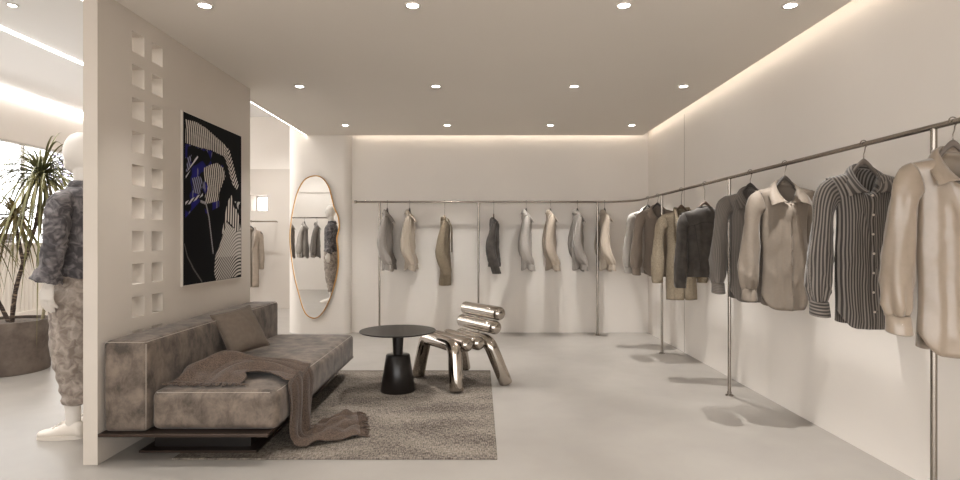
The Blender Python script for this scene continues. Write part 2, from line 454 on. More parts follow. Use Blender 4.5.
SX, SY = -1.55, 4.05
sofa = thing('sofa', 'low mottled taupe velvet sofa on a dark metal plinth against the perforated partition', 'sofa', (SX, SY, 0))
def L(o): o.location = (-SX, -SY, 0); return o
seat = L(soft_box('seat_cushion', -1.785, -1.10, 3.085, 4.97, .168, .382, .04, M['velvet'], sofa, .010))
back = L(soft_box('backrest', -2.026, -1.790, 3.06, 5.06, .168, .656, .026, M['velvet'], sofa, .008))
def piping(pts, parent):
    m = MB(); m.tube(pts, .0022, 6); o = m.build('piping', M['velvet_trim'], parent, True); return o
e = .011
piping([(-1.785 + .03, 3.085 + e, .382 - e), (-1.145, 3.085 + e, .382 - e), (-1.10 - .016, 3.125, .382 - e), (-1.10 - e, 3.18, .382 - e)] +
       [(-1.10 - e, 3.2 + i * .17, .382 - e) for i in range(11)], seat)
piping([(-2.02, 3.066, .656 - .007), (-1.81, 3.066, .656 - .007), (-1.797, 3.08, .656 - .007)] +
       [(-1.797, 3.1 + .192 * i, .656 - .006) for i in range(11)], back)
piping([(-1.797, 3.067, z) for z in (.18, .35, .5, .64)], back)
m = MB(); m.box(-2.034, -1.127, 3.03, 5.08, .150, .168)
o = m.build('deck_plate', M['bronze'], sofa); L(bevel(o, .003)); 
m = MB(); m.box(-1.86, -1.31, 3.26, 4.94, .02, .151); L(m.build('pedestal', M['black'], sofa))
m = MB(); m.box(-1.91, -1.25, 3.19, 5.02, .008, .022); L(bevel(m.build('base_plate', M['bronze'], sofa), .002))

# rug
m = MB(); m.box(-1.68, .095, 3.11, 5.22, .0005, .008)
rug = bevel(m.build('rug', M['rug']), .003, 2); tag(rug, 'flat woven grey taupe rug with dark thin edge under sofa and table', 'rug')

# scatter cushion
def pillow_mesh(w, h, t, n=26):
    vs, fs, uv = [], [], []
    for side in (1, -1):
        for i in range(n + 1):
            for j in range(n + 1):
                u, v = -1 + 2 * i / n, -1 + 2 * j / n
                k = (1 - u * u) * (1 - v * v)
                pin = 1 - .07 * (1 - u * u) * abs(v) ** 2; pin2 = 1 - .07 * (1 - v * v) * abs(u) ** 2
                z = t * .5 * k ** .42
                z += .006 * nz(u * 2.2, v * 2.2, side * 3, 1) * (k ** .3) + .004 * sin(9 * u + 5 * v) * k * (1 - abs(v))
                vs.append((u * w / 2 * pin2, v * h / 2 * pin, side * z))
        b0 = (0 if side == 1 else (n + 1) ** 2)
        for i in range(n):
            for j in range(n):
                q = (b0 + i * (n + 1) + j, b0 + (i + 1) * (n + 1) + j, b0 + (i + 1) * (n + 1) + j + 1, b0 + i * (n + 1) + j + 1)
                fs.append(q if side == 1 else q[::-1])
    return vs, fs
pr = thing('cushion', 'square taupe linen scatter cushion leaning on the sofa backrest behind the throw', 'cushion', (-1.64, 4.10, .388))
vs, fs = pillow_mesh(.33, .33, .12)
pil = mk('cover', vs, fs, M['pillow'], pr)
bm = bmesh.new(); bm.from_mesh(pil.data); bmesh.ops.remove_doubles(bm, verts=bm.verts, dist=1e-4); bm.to_mesh(pil.data); bm.free()
edge = []
for u, v in [(-1 + .1 * i, -1) for i in range(20)] + [(1, -1 + .1 * i) for i in range(20)] + [(1 - .1 * i, 1) for i in range(20)] + [(-1, 1 - .1 * i) for i in range(21)]:
    edge.append((u * .165 * (1 - .07 * (1 - v * v) * u * u), v * .165 * (1 - .07 * (1 - u * u) * v * v), 0))
m = MB(); m.tube(edge, .0035, 6); pe = m.build('piping', M['pillow'], pil, True)
yax = Vector((-.5, .15, .85)).normalized(); xax = Vector((.437, .849, .106)); xax = (xax - yax * xax.dot(yax)).normalized()
nrm = xax.cross(yax)
R = Matrix((xax, yax, nrm)).transposed().to_4x4()
pil.matrix_local = Matrix.Translation((-.038, -.10, .176)) @ R

# ------------------------------------------------------------------ throw blanket
def throw():
    t = thing('throw_blanket', 'brown woven throw with dark fringe draped over the sofa seat onto the rug', 'throw blanket', (-1.2, 3.5, 0))
    sz = .396
    # centre line, half width vector (to the right of travel), fold amplitude
    K = [  # cx, cy, cz, wx, wy, wz, fold
        (-1.52, 3.19, sz + .004, .20, -.010, 0, .005),
        (-1.52, 3.25, sz + .018, .19, -.02, .0, .014),
        (-1.52, 3.33, sz + .030, .18, -.05, -.005, .024),
        (-1.47, 3.42, sz + .038, .16, -.10, -.012, .032),
        (-1.38, 3.48, sz + .030, .11, -.15, -.010, .032),
        (-1.26, 3.50, sz + .020, .05, -.19, 0, .026),
        (-1.14, 3.45, sz + .008, .01, -.20, 0, .018),
        (-1.082, 3.43, sz - .03, 0, -.20, 0, .016),
        (-1.072, 3.415, .25, 0, -.185, 0, .018),
        (-1.072, 3.40, .13, 0, -.175, 0, .022),
        (-1.066, 3.40, .055, 0, -.17, 0, .022),
        (-1.03, 3.43, .026, .01, -.18, 0, .020),
        (-.95, 3.50, .026, .03, -.20, 0, .024),
        (-.86, 3.60, .024, .05, -.22, 0, .024),
        (-.78, 3.65, .016, .06, -.23, 0, .008)]
    nu, nv = 150, 64
    P = catmull(K, nu + 1); vs, fs, uv = [], [], []
    def ridge(x): return 1 - abs(((x / PI) % 2) - 1) ** 1.6          # rounded fold with a tight valley
    for i, (cx, cy, cz, wx, wy, wz, fa) in enumerate(P):
        a = P[max(i - 1, 0)]; c = P[min(i + 1, nu)]
        T = Vector((c[0] - a[0], c[1] - a[1], c[2] - a[2])).normalized()
        Wv = Vector((wx, wy, wz)); N = Wv.cross(T).normalized()
        if N.z < -.2 or (abs(N.z) <= .3 and N.x < 0): N = -N
        f0 = i / nu
        for j in range(nv + 1):
            s = -1 + 2 * j / nv
            f = fa * (1.05 * ridge(s * 6.2 + 1.6 * sin(f0 * 5) + .5) + .5 * ridge(s * 11 + 2.5 * f0) - .45 + .8 * nz(s * 2.2, f0 * 5, 2, 1))
            if f0 < .5:
                f += .060 * exp(-((s + .62) / .26) ** 2 - ((f0 - .22) / .07) ** 2)    # bunched heap by the cushion
                f += .030 * exp(-((s + .85) / .20) ** 2 - ((f0 - .08) / .06) ** 2)
            if f0 > .80: f += .020 * nz(s * 3, f0 * 22, 7, 1) + .012 * ridge(f0 * 60 + s * 2)
            p = Vector((cx, cy, cz)) + Wv * s * (1 - .05 * sin(f0 * 45 + s)) + N * f
            p.z = max(p.z, .017)
            if p.x < -1.10 and p.z < .5 and f0 < .44: p.z = max(p.z, sz + .003)
            if f0 > .44: p.x = max(p.x, -1.083)
            vs.append(p - Vector((-1.2, 3.5, 0))); uv.append((s * .17, f0 * 1.5))
    for i in range(nu):
        for j in range(nv):
            q = i * (nv + 1) + j
            fs.append((q, q + 1, q + nv + 2, q + nv + 1))
    o = mk('cloth', vs, fs, M['throw'], t, True, uv); solid(o, .007, 0)
    for row in (0, nu):
        m = MB(); nxt = 1 if row == 0 else nu - 1
        for j in range(0, nv + 1):
            a = Vector(vs[row * (nv + 1) + j])
            c = Vector(vs[nxt * (nv + 1) + j]); dr = (a - c); dr.z = 0; dr = dr.normalized()
            dr = (dr + Vector((random.uniform(-.35, .35), random.uniform(-.35, .35), 0))).normalized()
            ln = random.uniform(.045, .075)
            base = .014 if row else sz + .004
            pts = [a, a + dr * ln * .35 + Vector((0, 0, .004)), a + dr * ln * .7, a + dr * ln]
            pts = [Vector((p.x, p.y, max(base, p.z - k * .004))) for k, p in enumerate(pts)]
            m.tube(pts, [.0034, .0034, .0038, .002], 5)
        fr = m.build('fringe', M['throw'], t, True); fr['kind'] = 'stuff'
throw()

# ------------------------------------------------------------------ side table
TX, TY = -.651, 4.52
tb = thing('side_table', 'round black side table with tapered pedestal standing on the rug', 'side table', (TX, TY, .008))
m = MB(); m.lathe([(.001, .462), (.27, .463), (.297, .467), (.302, .473), (.300, .477), (.001, .478)], n=64); autosmooth(m.build('tabletop', M['black'], tb), 50)
m = MB(); m.lathe([(.001, .28), (.038, .28), (.047, .462), (.001, .463)], n=40); autosmooth(m.build('neck', M['black'], tb), 50)
m = MB(); m.lathe([(.001, 0), (.136, 0), (.139, .004), (.093, .284), (.090, .287), (.001, .287)], n=48); autosmooth(m.build('pedestal', M['black'], tb), 50)

# ------------------------------------------------------------------ chrome chair
def chrome_chair():
    O = Vector((-.178, 4.49, 0)); U = Vector((.83, .56, 0)).normalized(); Wd = Vector((-.56, .83, 0)).normalized()
    t = thing('lounge_chair', 'polished chrome lounge chair made of fat tubes beside the black table', 'chair', (O.x, O.y, 0))
    def P(u, w, z): return U * u + Wd * w + Vector((0, 0, z))
    r = .056
    def arch(u0, du, name):
        A, B, Cc, D = P(u0 + du, -.02, .0095 + r * .25), P(u0, .045, .358), P(u0, .52, .362), P(u0 + du, .62, .0095 + r * .25)
        if u0 > .2:                       # rear pair stands on the bare floor at the near side
            A.z -= .009
        pts = [A]; rb = .07
        def corner(p, q, s):
            d1 = (p - q).normalized(); d2 = (s - q).normalized()
            for k in range(9):
                f = k / 8; a = q + d1 * rb; c = q + d2 * rb
                pts.append(a * (1 - f) ** 2 + q * 2 * f * (1 - f) + c * f * f)
        corner(A, B, Cc); corner(B, Cc, D); pts.append(D)
        # rounded feet
        d = (pts[0] - pts[1]).normalized(); d2 = (pts[-1] - pts[-2]).normalized()
        foot = [(pts[0] + d * r * .25 * s, r * c) for s, c in ((1, .02), (.98, .35), (.85, .7), (.6, .9), (.3, .98))]
        foot2 = [(pts[-1] + d2 * r * .25 * s, r * c) for s, c in ((.3, .98), (.6, .9), (.85, .7), (.98, .35), (1, .02))]
        P2 = [p for p, _ in foot] + pts + [p for p, _ in foot2]
        R2 = [c for _, c in foot] + [r] * len(pts) + [c for _, c in foot2]
        m = MB(); m.tube(P2, R2, 28); return m.build(name, M['chrome'], t, True)
    arch(0, -.02, 'front_leg_arch'); arch(.336, .125, 'rear_leg_arch')
    def roll(u, z, w0, w1, name, rr=r):
        L_ = []; Rr = []
        for k in range(9):
            a = PI / 2 * k / 8; L_.append(w0 + rr * .8 - rr * .8 * cos(PI / 2 - a) if False else w0 + rr * .8 * (1 - sin(a))); Rr.append(rr * cos(a) + .0005)
        L_, Rr = L_[::-1], Rr[::-1]
        e1 = [w1 - rr * .8 * (1 - sin(PI / 2 * k / 8)) for k in range(9)]; r1 = [rr * cos(PI / 2 * k / 8) + .0005 for k in range(9)]
        pts = [P(u, w, z) for w in L_ + e1]
        m = MB(); m.tube(pts, Rr + r1, 28); return m.build(name, M['chrome'], t, True)
    roll(.112, .358, -.005, .56, 'seat_roll'); roll(.224, .358, -.005, .56, 'seat_roll')
    roll(.385, .474, -.015, .575, 'back_roll', .057); roll(.425, .587, -.015, .575, 'back_roll', .057)
chrome_chair()

# ------------------------------------------------------------------ wavy mirror
def mirror():
    t = thing('mirror', 'tall wavy wall mirror with a thin gold frame beside the sofa end', 'mirror', (-2.10, PY - .018, 1.12), .05)
    # outline control points (x, z) about the centre, clockwise from the top
    K = [(-.01, .895), (.09, .865), (.165, .76), (.205, .62), (.232, .50), (.285, .38), (.298, .24), (.270, .10), (.285, -.06),
         (.285, -.25), (.25, -.45), (.185, -.66), (.10, -.83), (.01, -.91), (-.09, -.885), (-.15, -.79), (-.20, -.62), (-.255, -.40),
         (-.295, -.15), (-.315, .10), (-.30, .32), (-.265, .52), (-.215, .70), (-.13, .845)]
    K2 = K[-2:] + K + K[:3]
    n = 24 * 6; pts = []
    for i in range(n):
        tt = 2 + i / 6; k = int(tt); u = tt - k
        p0, p1, p2, p3 = K2[k - 1], K2[k], K2[k + 1], K2[k + 2]
        pts.append(tuple(.5 * (2 * b_ + (c - a) * u + (2 * a - 5 * b_ + 4 * c - d) * u * u + (3 * b_ - a - 3 * c + d) * u ** 3) for a, b_, c, d in zip(p0, p1, p2, p3)))
    m = MB()
    m.rings([[(x, 0, z) for x, z in pts], [(x, -.018, z) for x, z in pts]]); m.build('glass', M['mirror'], t)
    rs = []
    for i in range(n):
        x, z = pts[i]; a = pts[i - 1]; c = pts[(i + 1) % n]
        d = Vector((c[0] - a[0], 0, c[1] - a[1])).normalized(); nn = Vector((d.z, 0, -d.x))
        if nn.dot(Vector((x, 0, z))) < 0: nn = -nn
        rs.append([Vector((x, 0, z)) + nn * q + Vector((0, y, 0)) for q, y in ((-.004, -.0181), (-.003, -.028), (.009, -.028), (.010, 0), (0.0005, 0))])
    m = MB(); m.rings(rs + [rs[0]], cap=False); autosmooth(m.build('frame', M['gold'], t), 50)
mirror()

# ------------------------------------------------------------------ painting
PIC = {
'hair': [(0.03,0.04),(0.179,0.03),(0.34,0.042),(0.513,0.074),(0.681,0.105),(0.76,0.129),(0.841,0.225),(0.947,0.36),(0.904,0.384),(0.841,0.368),(0.78,0.316),(0.732,0.251),(0.662,0.183),(0.442,0.169),(0.242,0.176),(0.03,0.177)],
'blue': [(0.03,0.18),(0.242,0.179),(0.442,0.173),(0.662,0.189),(0.643,0.26),(0.568,0.428),(0.568,0.52),(0.34,0.574),(0.274,0.488),(0.03,0.609)],
'face': [(0.307,0.294),(0.407,0.264),(0.531,0.238),(0.643,0.26),(0.681,0.311),(0.624,0.37),(0.568,0.428),(0.549,0.483),(0.34,0.514),(0.323,0.47),(0.373,0.403),(0.307,0.357)],
'd1': [(0.03,0.357),(0.204,0.228),(0.216,0.236),(0.036,0.381)], 'd2': [(0.03,0.517),(0.29,0.449),(0.29,0.466),(0.088,0.526),(0.03,0.535)],
'd3': [(0.059,0.259),(0.118,0.234),(0.088,0.316),(0.036,0.345)], 'd4': [(0.118,0.373),(0.242,0.35),(0.29,0.371),(0.242,0.463),(0.148,0.456)],
'hand': [(0.701,0.519),(0.748,0.461),(0.8,0.43),(0.841,0.513),(0.904,0.524),(0.947,0.566),(0.982,0.653),(0.904,0.683),(0.821,0.641),(0.701,0.602),(0.662,0.671),(0.605,0.713),(0.662,0.603)],
'dress': [(0.495,0.845),(0.568,0.78),(0.662,0.671),(0.701,0.616),(0.821,0.655),(0.991,0.652),(0.991,0.989),(0.662,1.0),(0.513,0.998),(0.477,0.95)],
'arc': [(0.015,0.763),(0.059,0.835),(0.148,0.91),(0.274,0.991)], 'line': [(0.258,0.502),(0.34,0.51),(0.39,0.598),(0.46,0.818)]}
def inside(P, u, v):
    c = False; j = len(P) - 1
    for i in range(len(P)):
        if (P[i][1] > v) != (P[j][1] > v) and u < (P[j][0] - P[i][0]) * (v - P[i][1]) / (P[j][1] - P[i][1]) + P[i][0]: c = not c
        j = i
    return c
def segd(P, u, v):
    d = 9
    for (a, b_), (c, e_) in zip(P, P[1:]):
        l = (c - a) ** 2 + (e_ - b_) ** 2; t = max(0, min(1, ((u - a) * (c - a) + (v - b_) * (e_ - b_)) / l))
        d = min(d, math.hypot(u - a - t * (c - a), v - b_ - t * (e_ - b_)))
    return d
def pic_col(u, v):
    W_, K_ = (.62, .57, .52), (.004, .004, .005)
    def st(x, w=W_):
        k = .5 + .5 * sin(x); k = min(1, max(0, (k - .35) * 3.5)); return tuple(a * k + .006 for a in w)
    if inside(PIC['hand'], u, v): return st(u * 130 + 10 * v)
    if inside(PIC['dress'], u, v):
        k = .5 + .5 * sin((v * 1.3 + .5 * u + .05 * sin(u * 9) - .35 * (u - .75) ** 2) * 200); k = .30 + .70 * k if v < .85 else k
        k = min(1, max(0, k * 1.3 - .12)); return tuple(a * k * .9 + .006 for a in W_)
    if inside(PIC['hair'], u, v):
        if u < .66: return st(u * 200 + 380 * (v - .10) ** 2 - v * 34)
        return st(v * 250 + abs(u - (.70 + .55 * (v - .1))) * 150)
    if inside(PIC['face'], u, v): return st(u * 190 + 3.5 * sin(v * 26) + v * 22)
    for k in ('d1', 'd2'):
        if inside(PIC[k], u, v): return st((u * .62 + v) * 210, (.6, .58, .6))
    for k in ('d3', 'd4'):
        if inside(PIC[k], u, v): return st((u - v * .6) * 190, (.26, .26, .38))
    if segd(PIC['line'], u, v) < .008: return (.3, .29, .3)
    if segd(PIC['arc'], u, v) < .006: return (.10, .095, .09)
    if inside(PIC['blue'], u, v):
        n = nz(u * 9, v * 11, 1, 1)
        if n < .0: return K_
        if nz(u * 26, v * 9, 5, 1) > .32: return (.16, .16, .24)
        return (.010 + .01 * n, .010 + .01 * n, .085 + .16 * max(0, n))
    if u > .8 and .47 < v < .56 and nz(u * 20, v * 20, 4) > .25: return (.4, .38, .36)
    return K_
def painting():
    y0, y1, z0, z1 = 3.88, 4.84, .88, 2.085
    t = thing('painting', 'large black canvas of zebra striped shapes and deep blue on the partition', 'painting', (-2.04, (y0 + y1) / 2, z0))
    m = MB(); m.box(.001, .015, y0 - t.location.y, y1 - t.location.y, 0, z1 - z0); m.build('frame', mat('pale_frame', S(196, 188, 178), .5), t)
    nu, nv = 220, 270; vs, fs, cl = [], [], []
    for i in range(nu + 1):
        for j in range(nv + 1):
            u, v = i / nu, j / nv
            vs.append((.0165, (y0 + .008 + (y1 - y0 - .016) * u) - t.location.y, (z1 - z0 - .008) - (z1 - z0 - .016) * v)); cl.append(pic_col(u, v))
    for i in range(nu):
        for j in range(nv):
            q = i * (nv + 1) + j; fs.append((q, q + 1, q + nv + 2, q + nv + 1)[::-1])
    # thin side band so the print has the depth of a stretched canvas
    mt = bpy.data.materials.new('printed_canvas'); mt.use_nodes = True
    a = mt.node_tree.nodes.new('ShaderNodeVertexColor'); a.layer_name = 'print'
    bs = mt.node_tree.nodes['Principled BSDF']; bs.inputs['Roughness'].default_value = .7; bs.inputs['Specular IOR Level'].default_value = .08
    mt.node_tree.links.new(a.outputs[0], bs.inputs['Base Color'])
    o = mk('canvas', vs, fs, mt, t)
    ca = o.data.color_attributes.new('print', 'FLOAT_COLOR', 'POINT')
    for i, c in enumerate(cl): ca.data[i].color = (*c, 1)
painting()

# ------------------------------------------------------------------ rails
RX, RYB, RZ, RR = 1.925, 7.19, 1.68, .0125
def rail_path():
    pts = [(-1.56, RYB, RZ), (1.2, RYB, RZ), (RX - .42, RYB, RZ)]
    for k in range(1, 13):
        a = PI / 2 * k / 12; pts.append((RX - .42 + .42 * sin(a), RYB - .42 + .42 * cos(a), RZ))
    pts += [(RX, 5.0, RZ), (RX, 3.0, RZ), (RX, .6, RZ)]
    return pts
rk = thing('clothes_rail', 'long steel clothes rail on thin posts bending round the back right corner', 'clothes rail', (RX, RYB, 0))
def LR(o): o.location = (-RX, -RYB, 0); return o
m = MB(); m.tube(rail_path(), RR, 14); autosmooth(LR(m.build('rail', M['steel'], rk)), 50)
m = MB(); m.tube([(-1.585, RYB, RZ), (-1.555, RYB, RZ)], .019, 16); autosmooth(LR(m.build('end_cap', M['steel'], rk)), 50)
for x, y in ((-1.268, RYB), (-.019, RYB), (1.482, RYB), (RX, 6.03), (RX, 4.40), (RX, 2.418), (RX, .9)):
    m = MB(); m.tube([(x, y, .012), (x, y, RZ - .008)], .0125, 14); p = autosmooth(LR(m.build('post', M['steel'], rk)), 50)
    m = MB(); m.lathe([(.001, 0), (.03, 0), (.03, .006), (.016, .012), (.016, .03), (.001, .03)], (x, y, 0), 20); f = m.build('foot', M['steel'], p)
    autosmooth(f, 40)
# hall rails
hr = thing('clothes_rail', 'short steel clothes rail in the hall seen in the wavy mirror', 'clothes rail', (-3.6, 2.1, 0))
m = MB(); m.tube([(-1.1, 0, RZ), (.9, 0, RZ)], RR, 12); m.build('rail', M['steel'], hr, True)
for x in (-1.05, .85):
    m = MB(); m.tube([(x, 0, .0), (x, 0, RZ)], RR, 12); m.build('post', M['steel'], hr, True)
HRY, HRZ = 9.70, 1.515
h2 = thing('clothes_rail', 'steel clothes rail on the far hall wall beyond the partition', 'clothes rail', (-3.2, HRY, HRZ))
m = MB(); m.tube([(-1.4, 0, 0), (-.26, 0, 0)], RR, 12); m.build('rail', M['steel'], h2, True)
for x in (-1.3, -.34):
    m = MB(); m.tube([(x, 0, 0), (x, HY - .032 - HRY, 0)], .009, 10); m.build('bracket', M['steel'], h2, True)

# ------------------------------------------------------------------ hangers and garments
def hanger(x, y, rz, label, group, drop=0, mt='hang_dark', z=RZ, gz=.0):
    t = thing('clothes_hanger', label, 'hanger', (x, y, z), rz, group)
    q = .085 + drop
    pts = [(0, 0, -q - .01), (0, 0, -.05), (.006, 0, -.034)]
    for k in range(15):
        a = radians(-62 + k * 18); pts.append((.0185 * cos(a) if True else 0, 0, .002 + .0185 * sin(a)))
    m = MB(); m.tube(pts, .0024, 7); m.build('hook', M['steel'], t, True)
    rs = []; n = 14
    for i in range(33):
        s = -1 + 2 * i / 32; x_ = .186 * s; a = abs(x_)
        zc = -q - .080 * (min(a, .075) / .075) ** 1.4 - .036 * max(0, (a - .075) / .113)
        h = .015 - .006 * abs(s) - (.008 if i in (0, 32) else 0); th = .008 + .002 * abs(s) - (.006 if i in (0, 32) else 0)
        rs.append([(x_, th * cos(2 * PI * j / n) - .01 * s * s, zc + h * sin(2 * PI * j / n)) for j in range(n)])
    m = MB(); m.rings(rs); m.build('shoulder_bar', M[mt], t, True)
    return t

def neck_front(x, dep):
    s = sqrt(max(0, 1 - (x / .06) ** 2)); return -dep * ((1 + s) / 2) ** 1.6
def garment(name, label, cat, loc, rz, group, cloth, seed=0, L_=.80, style='shirt', btn='button', wide=1.0, lo=False,
            rback=.10, bend=.3):
    """button shirt / jacket on a hanger; origin at the neck, front towards -y; local -x sleeve hangs at the side, +x sleeve swings back"""
    t = thing(name, label, cat, loc, rz, group)
    rnd = random.Random(seed); ph = rnd.uniform(0, 6); ph2 = rnd.uniform(0, 6)
    cm = C[cloth]
    nh, nt_ = (14, 22) if lo else (30, 44)
    dep = .13 if style == 'shirt' else .06
    W_sh = .196 * wide
    def width(tt):
        z = tt * L_
        return (.142 + .054 * exp(-(z / .09) ** 1.5) + .004 * tt + .006 * tt ** 3) * wide
    def zt(x, front):
        a = abs(x)
        if a < .06: 
            return neck_front(x, dep) if front else -.010 * (a / .06) ** 2 - .004
        base = -.022 - .24 * (a - .06)
        if a < .085:
            k = (a - .06) / .025; e0 = neck_front(.06, dep) if front else -.014
            return e0 * (1 - k) + base * k
        return base
    def pt(s, tt, front):
        x = s * width(tt)
        hem = -L_ + ((.10 * abs(s) ** 6 if front else .012 + .03 * abs(s) ** 3) if style == 'shirt' else 0)
        top = zt(s * W_sh, front)
        z = top + (hem - top) * tt
        zz = -z
        th = .054 * (1 - exp(-max(0, top - z) / .03)) ** .7 + .010 * tt
        if abs(s * W_sh) < .075 and tt < .2: th += .028 * (1 - tt / .2) * (1 - abs(s * W_sh) / .075)
        prof = (1 - abs(s) ** 2.6) ** .75
        A = .0012 + .0050 * tt ** 1.2
        f = A * (sin(s * 6.1 + ph + tt) + .6 * sin(s * 11.3 + ph2 - 1.5 * tt) + .5 * sin(s * 19 + ph * 2)) * prof ** .5
        w = .006 * nz(s * 2.2 + seed, tt * 5, seed * 1.7 + (0 if front else 5), 1) + .0035 * nz(s * 5 + seed, tt * 13, 3 + seed, 1)
        w += .007 * (1 - min(1, abs(nz(s * 1.6 + seed * 2, tt * 2.2, seed + (0 if front else 9), 1)) * 2.2)) ** 3
        y = th * prof + f + w * prof ** .5 + .006 * tt * prof
        y = max(y, .002) * (1 if front else .8)
        x += .004 * sin(tt * 9 + ph) * abs(s) + .004 * nz(tt * 6, s * 2, seed) * tt
        return Vector((x, -y if front else y, z))
    # body: ring of front then back
    openf = style in ('coat',)
    svals = [-1 + 2 * i / nh for i in range(nh + 1)]
    vs, fs, uv = [], [], []
    n = 2 * nh
    for k in range(nt_ + 1):
        tt = k / nt_
        tt = tt ** 1.15
        for s in svals: 
            p = pt(s, tt, True); vs.append(p); uv.append((s * W_sh, p.z))
        for s in svals[::-1][1:-1]:
            p = pt(s, tt, False); vs.append(p); uv.append((s * W_sh + .5, p.z))
    mid = nh // 2
    for k in range(nt_):
        for j in range(n):
            if openf and j == mid: continue
            a = k * n + j; c = k * n + (j + 1) % n
            fs.append((a, a + n, c + n, c))
    o = mk('body', vs, fs, cm, t, True, uv); solid(o, .003, 0)
    # sleeves
    nr, na = (16, 14) if lo else (34, 30)
    for sg in (-1, 1):
        K = [  # cx, cz, cy, phi, w, d
            (.150, -.118, 0, 20, .070, .026), (.182, -.140, .004, 42, .064, .036), (.204, -.195, .014, 70, .048, .041),
            (.213, -.275, .026, 84, .043, .045), (.222, -.40, .034, 86, .052, .052), (.231, -.52, .016, 88, .055, .058),
            (.238, -.61, -.018, 90, .050, .052), (.239, -.665, -.040, 92, .035, .036)]
        if style != 'shirt':
            K = K[:6] + [(.239, -.64, -.014, 91, .046, .052), (.238, -.70, -.026, 91, .043, .048)]
        R_ = catmull(K, nr); vs, uv = [], []
        for i, (cx, cz, cy, phi, w, d) in enumerate(R_):
            f = i / (nr - 1); cx *= wide; cy *= bend
            if sg > 0:                                        # far sleeve swings back and in
                cy += rback * f ** .8; cx -= .045 * f ** .7
            p = radians(phi); px_, pz_ = sin(p), cos(p)
            for j in range(na):
                a = 2 * PI * j / na
                gather = 1 + (.20 * sin(5 * a + ph) * max(0, (f - .70) / .30) ** .8 if style == 'shirt' else 0)
                wr = 1 + .16 * nz(cos(a) * 1.3 + seed, sin(a) * 1.3 + sg, f * 3.2 + seed, 1) + .07 * nz(cos(a) * 2.4 + seed, f * 9, sin(a) * 2.4 + sg * 3, 1) + .06 * sin(3 * a + f * 5 + ph) * min(1, f * 4) + .13 * (1 - abs(nz(cos(a) * 1.1 + 3 * seed, sin(a) * 1.1, f * 4.5 + sg, 1) * 1.6)) ** 5 * (.3 + f)
                rw, rd = w * cos(a) * gather * wr, d * sin(a) * gather * wr
                vs.append((sg * (cx + rw * px_), cy + rd, cz + rw * pz_)); uv.append((.055 * a, f * .62))
        fs = []
        for i in range(nr - 1):
            for j in range(na):
                a = i * na + j; c = i * na + (j + 1) % na
                q = (a, c, c + na, a + na); fs.append(q if sg > 0 else q[::-1])
        uv2 = uv
        sl = mk('sleeve', vs, fs, cm, t, True, uv2); solid(sl, .003, 0)
        if style == 'shirt':
            cx, cz, cy, phi, w, d = R_[-1]; cx *= wide; cy *= bend
            if sg > 0: cy += rback; cx -= .045
            rs = []; vs, uv = [], []
            for k, (dz, g) in enumerate(((.006, 1.0), (0, 1.14), (-.002, 1.20), (-.035, 1.24), (-.066, 1.30), (-.070, 1.29), (-.066, 1.22), (-.03, 1.15))):
                for j in range(na):
                    a = 2 * PI * j / na; wv = 1 + .04 * sin(2 * a + ph)
                    vs.append((sg * (cx + w * g * cos(a) * wv), cy - .10 * dz * -1 + d * g * sin(a) * wv, cz + dz + .008 * sin(a))); uv.append((dz + .3, a * .05))
            fs = []
            for i in range(7):
                for j in range(na):
                    a = i * na + j; c = i * na + (j + 1) % na
                    q = (a, c, c + na, a + na); fs.append(q if sg > 0 else q[::-1])
            cu = mk('cuff', vs, fs, cm, sl, True, uv)
            if sg < 0 and not lo:
                bb = MB(); c = Vector((-(cx) - w * .3, cy - d * 1.13 + .0015, cz - .034))
                bb.lathe([(.001, 0), (.0055, 0), (.0055, .003), (.001, .003)], (0, 0, 0), 10)
                ob = bb.build('button', M[btn], cu); ob.rotation_euler = (PI / 2, 0, 0); ob.location = c
    # collar
    if style == 'shirt':
        na = 41; vs, uv, fs = [], [], []; rows = 7
        for j in range(na):
            a = radians(-164 + 328 * j / (na - 1)); q = (1 - cos(a)) / 2
            base = Vector((.060 * sin(a), .042 * cos(a) - .012 - .010 * q, -dep * q ** 1.6 - .004))
            out = Vector((sin(a), cos(a), 0))
            top = base + Vector((out.x * .004, out.y * .002, .028 * (1 - .85 * q)))
            fold = top + Vector((out.x * .010, out.y * .010, -.004))
            k = max(0, (abs(math.degrees(a)) - 55) / 109)
            edge = base + Vector((out.x * .048, out.y * .038, -.030)) * (1 - k) + Vector(((1 if a > 0 else -1) * .098, -.020, -.012)) * k
            if k > .0:
                e2 = Vector(((1 if a > 0 else -1) * .132, -.078, -.150))
                k2 = k ** 1.7; edge = edge * (1 - k2) + e2 * k2
            edge.y = min(edge.y, -.058 * k - .0) if k > .25 else edge.y
            for r_, p in enumerate((base, base.lerp(top, .5), top, fold, fold.lerp(edge, .3) + Vector((0, 0, .008)) + Vector((0, -.006 * k, 0)), fold.lerp(edge, .65) + Vector((0, -.006 * k, .006)), edge)):
                vs.append(p); uv.append((r_ * .014 + .2, j * .01))
        for j in range(na - 1):
            for r_ in range(rows - 1):
                p = j * rows + r_; fs.append((p, p + 1, p + rows + 1, p + rows))
        co = mk('collar', vs, fs, cm, t, True, uv); solid(co, .004, 0)
    elif style == 'coat':
        for sg in (-1, 1):
            m = MB(); rs = []
            for i in range(15):
                f = i / 14; z = -.0 - .42 * f; xi = .055 * (1 - f) + .004; xo = xi + .075 * sin(PI * min(1, f * .9 + .12)) * (1 - f * .45)
                y = -.030 - .050 * min(1, f * 4)
                rs.append([(sg * xi, y - .006, z), (sg * (xi + xo) / 2, y - .016, z), (sg * xo, y - .006, z - .01), (sg * (xi + xo) / 2, y - .002, z)])
            m.rings(rs); m.build('lapel', cm, t, True)
        m = MB(); rs = []
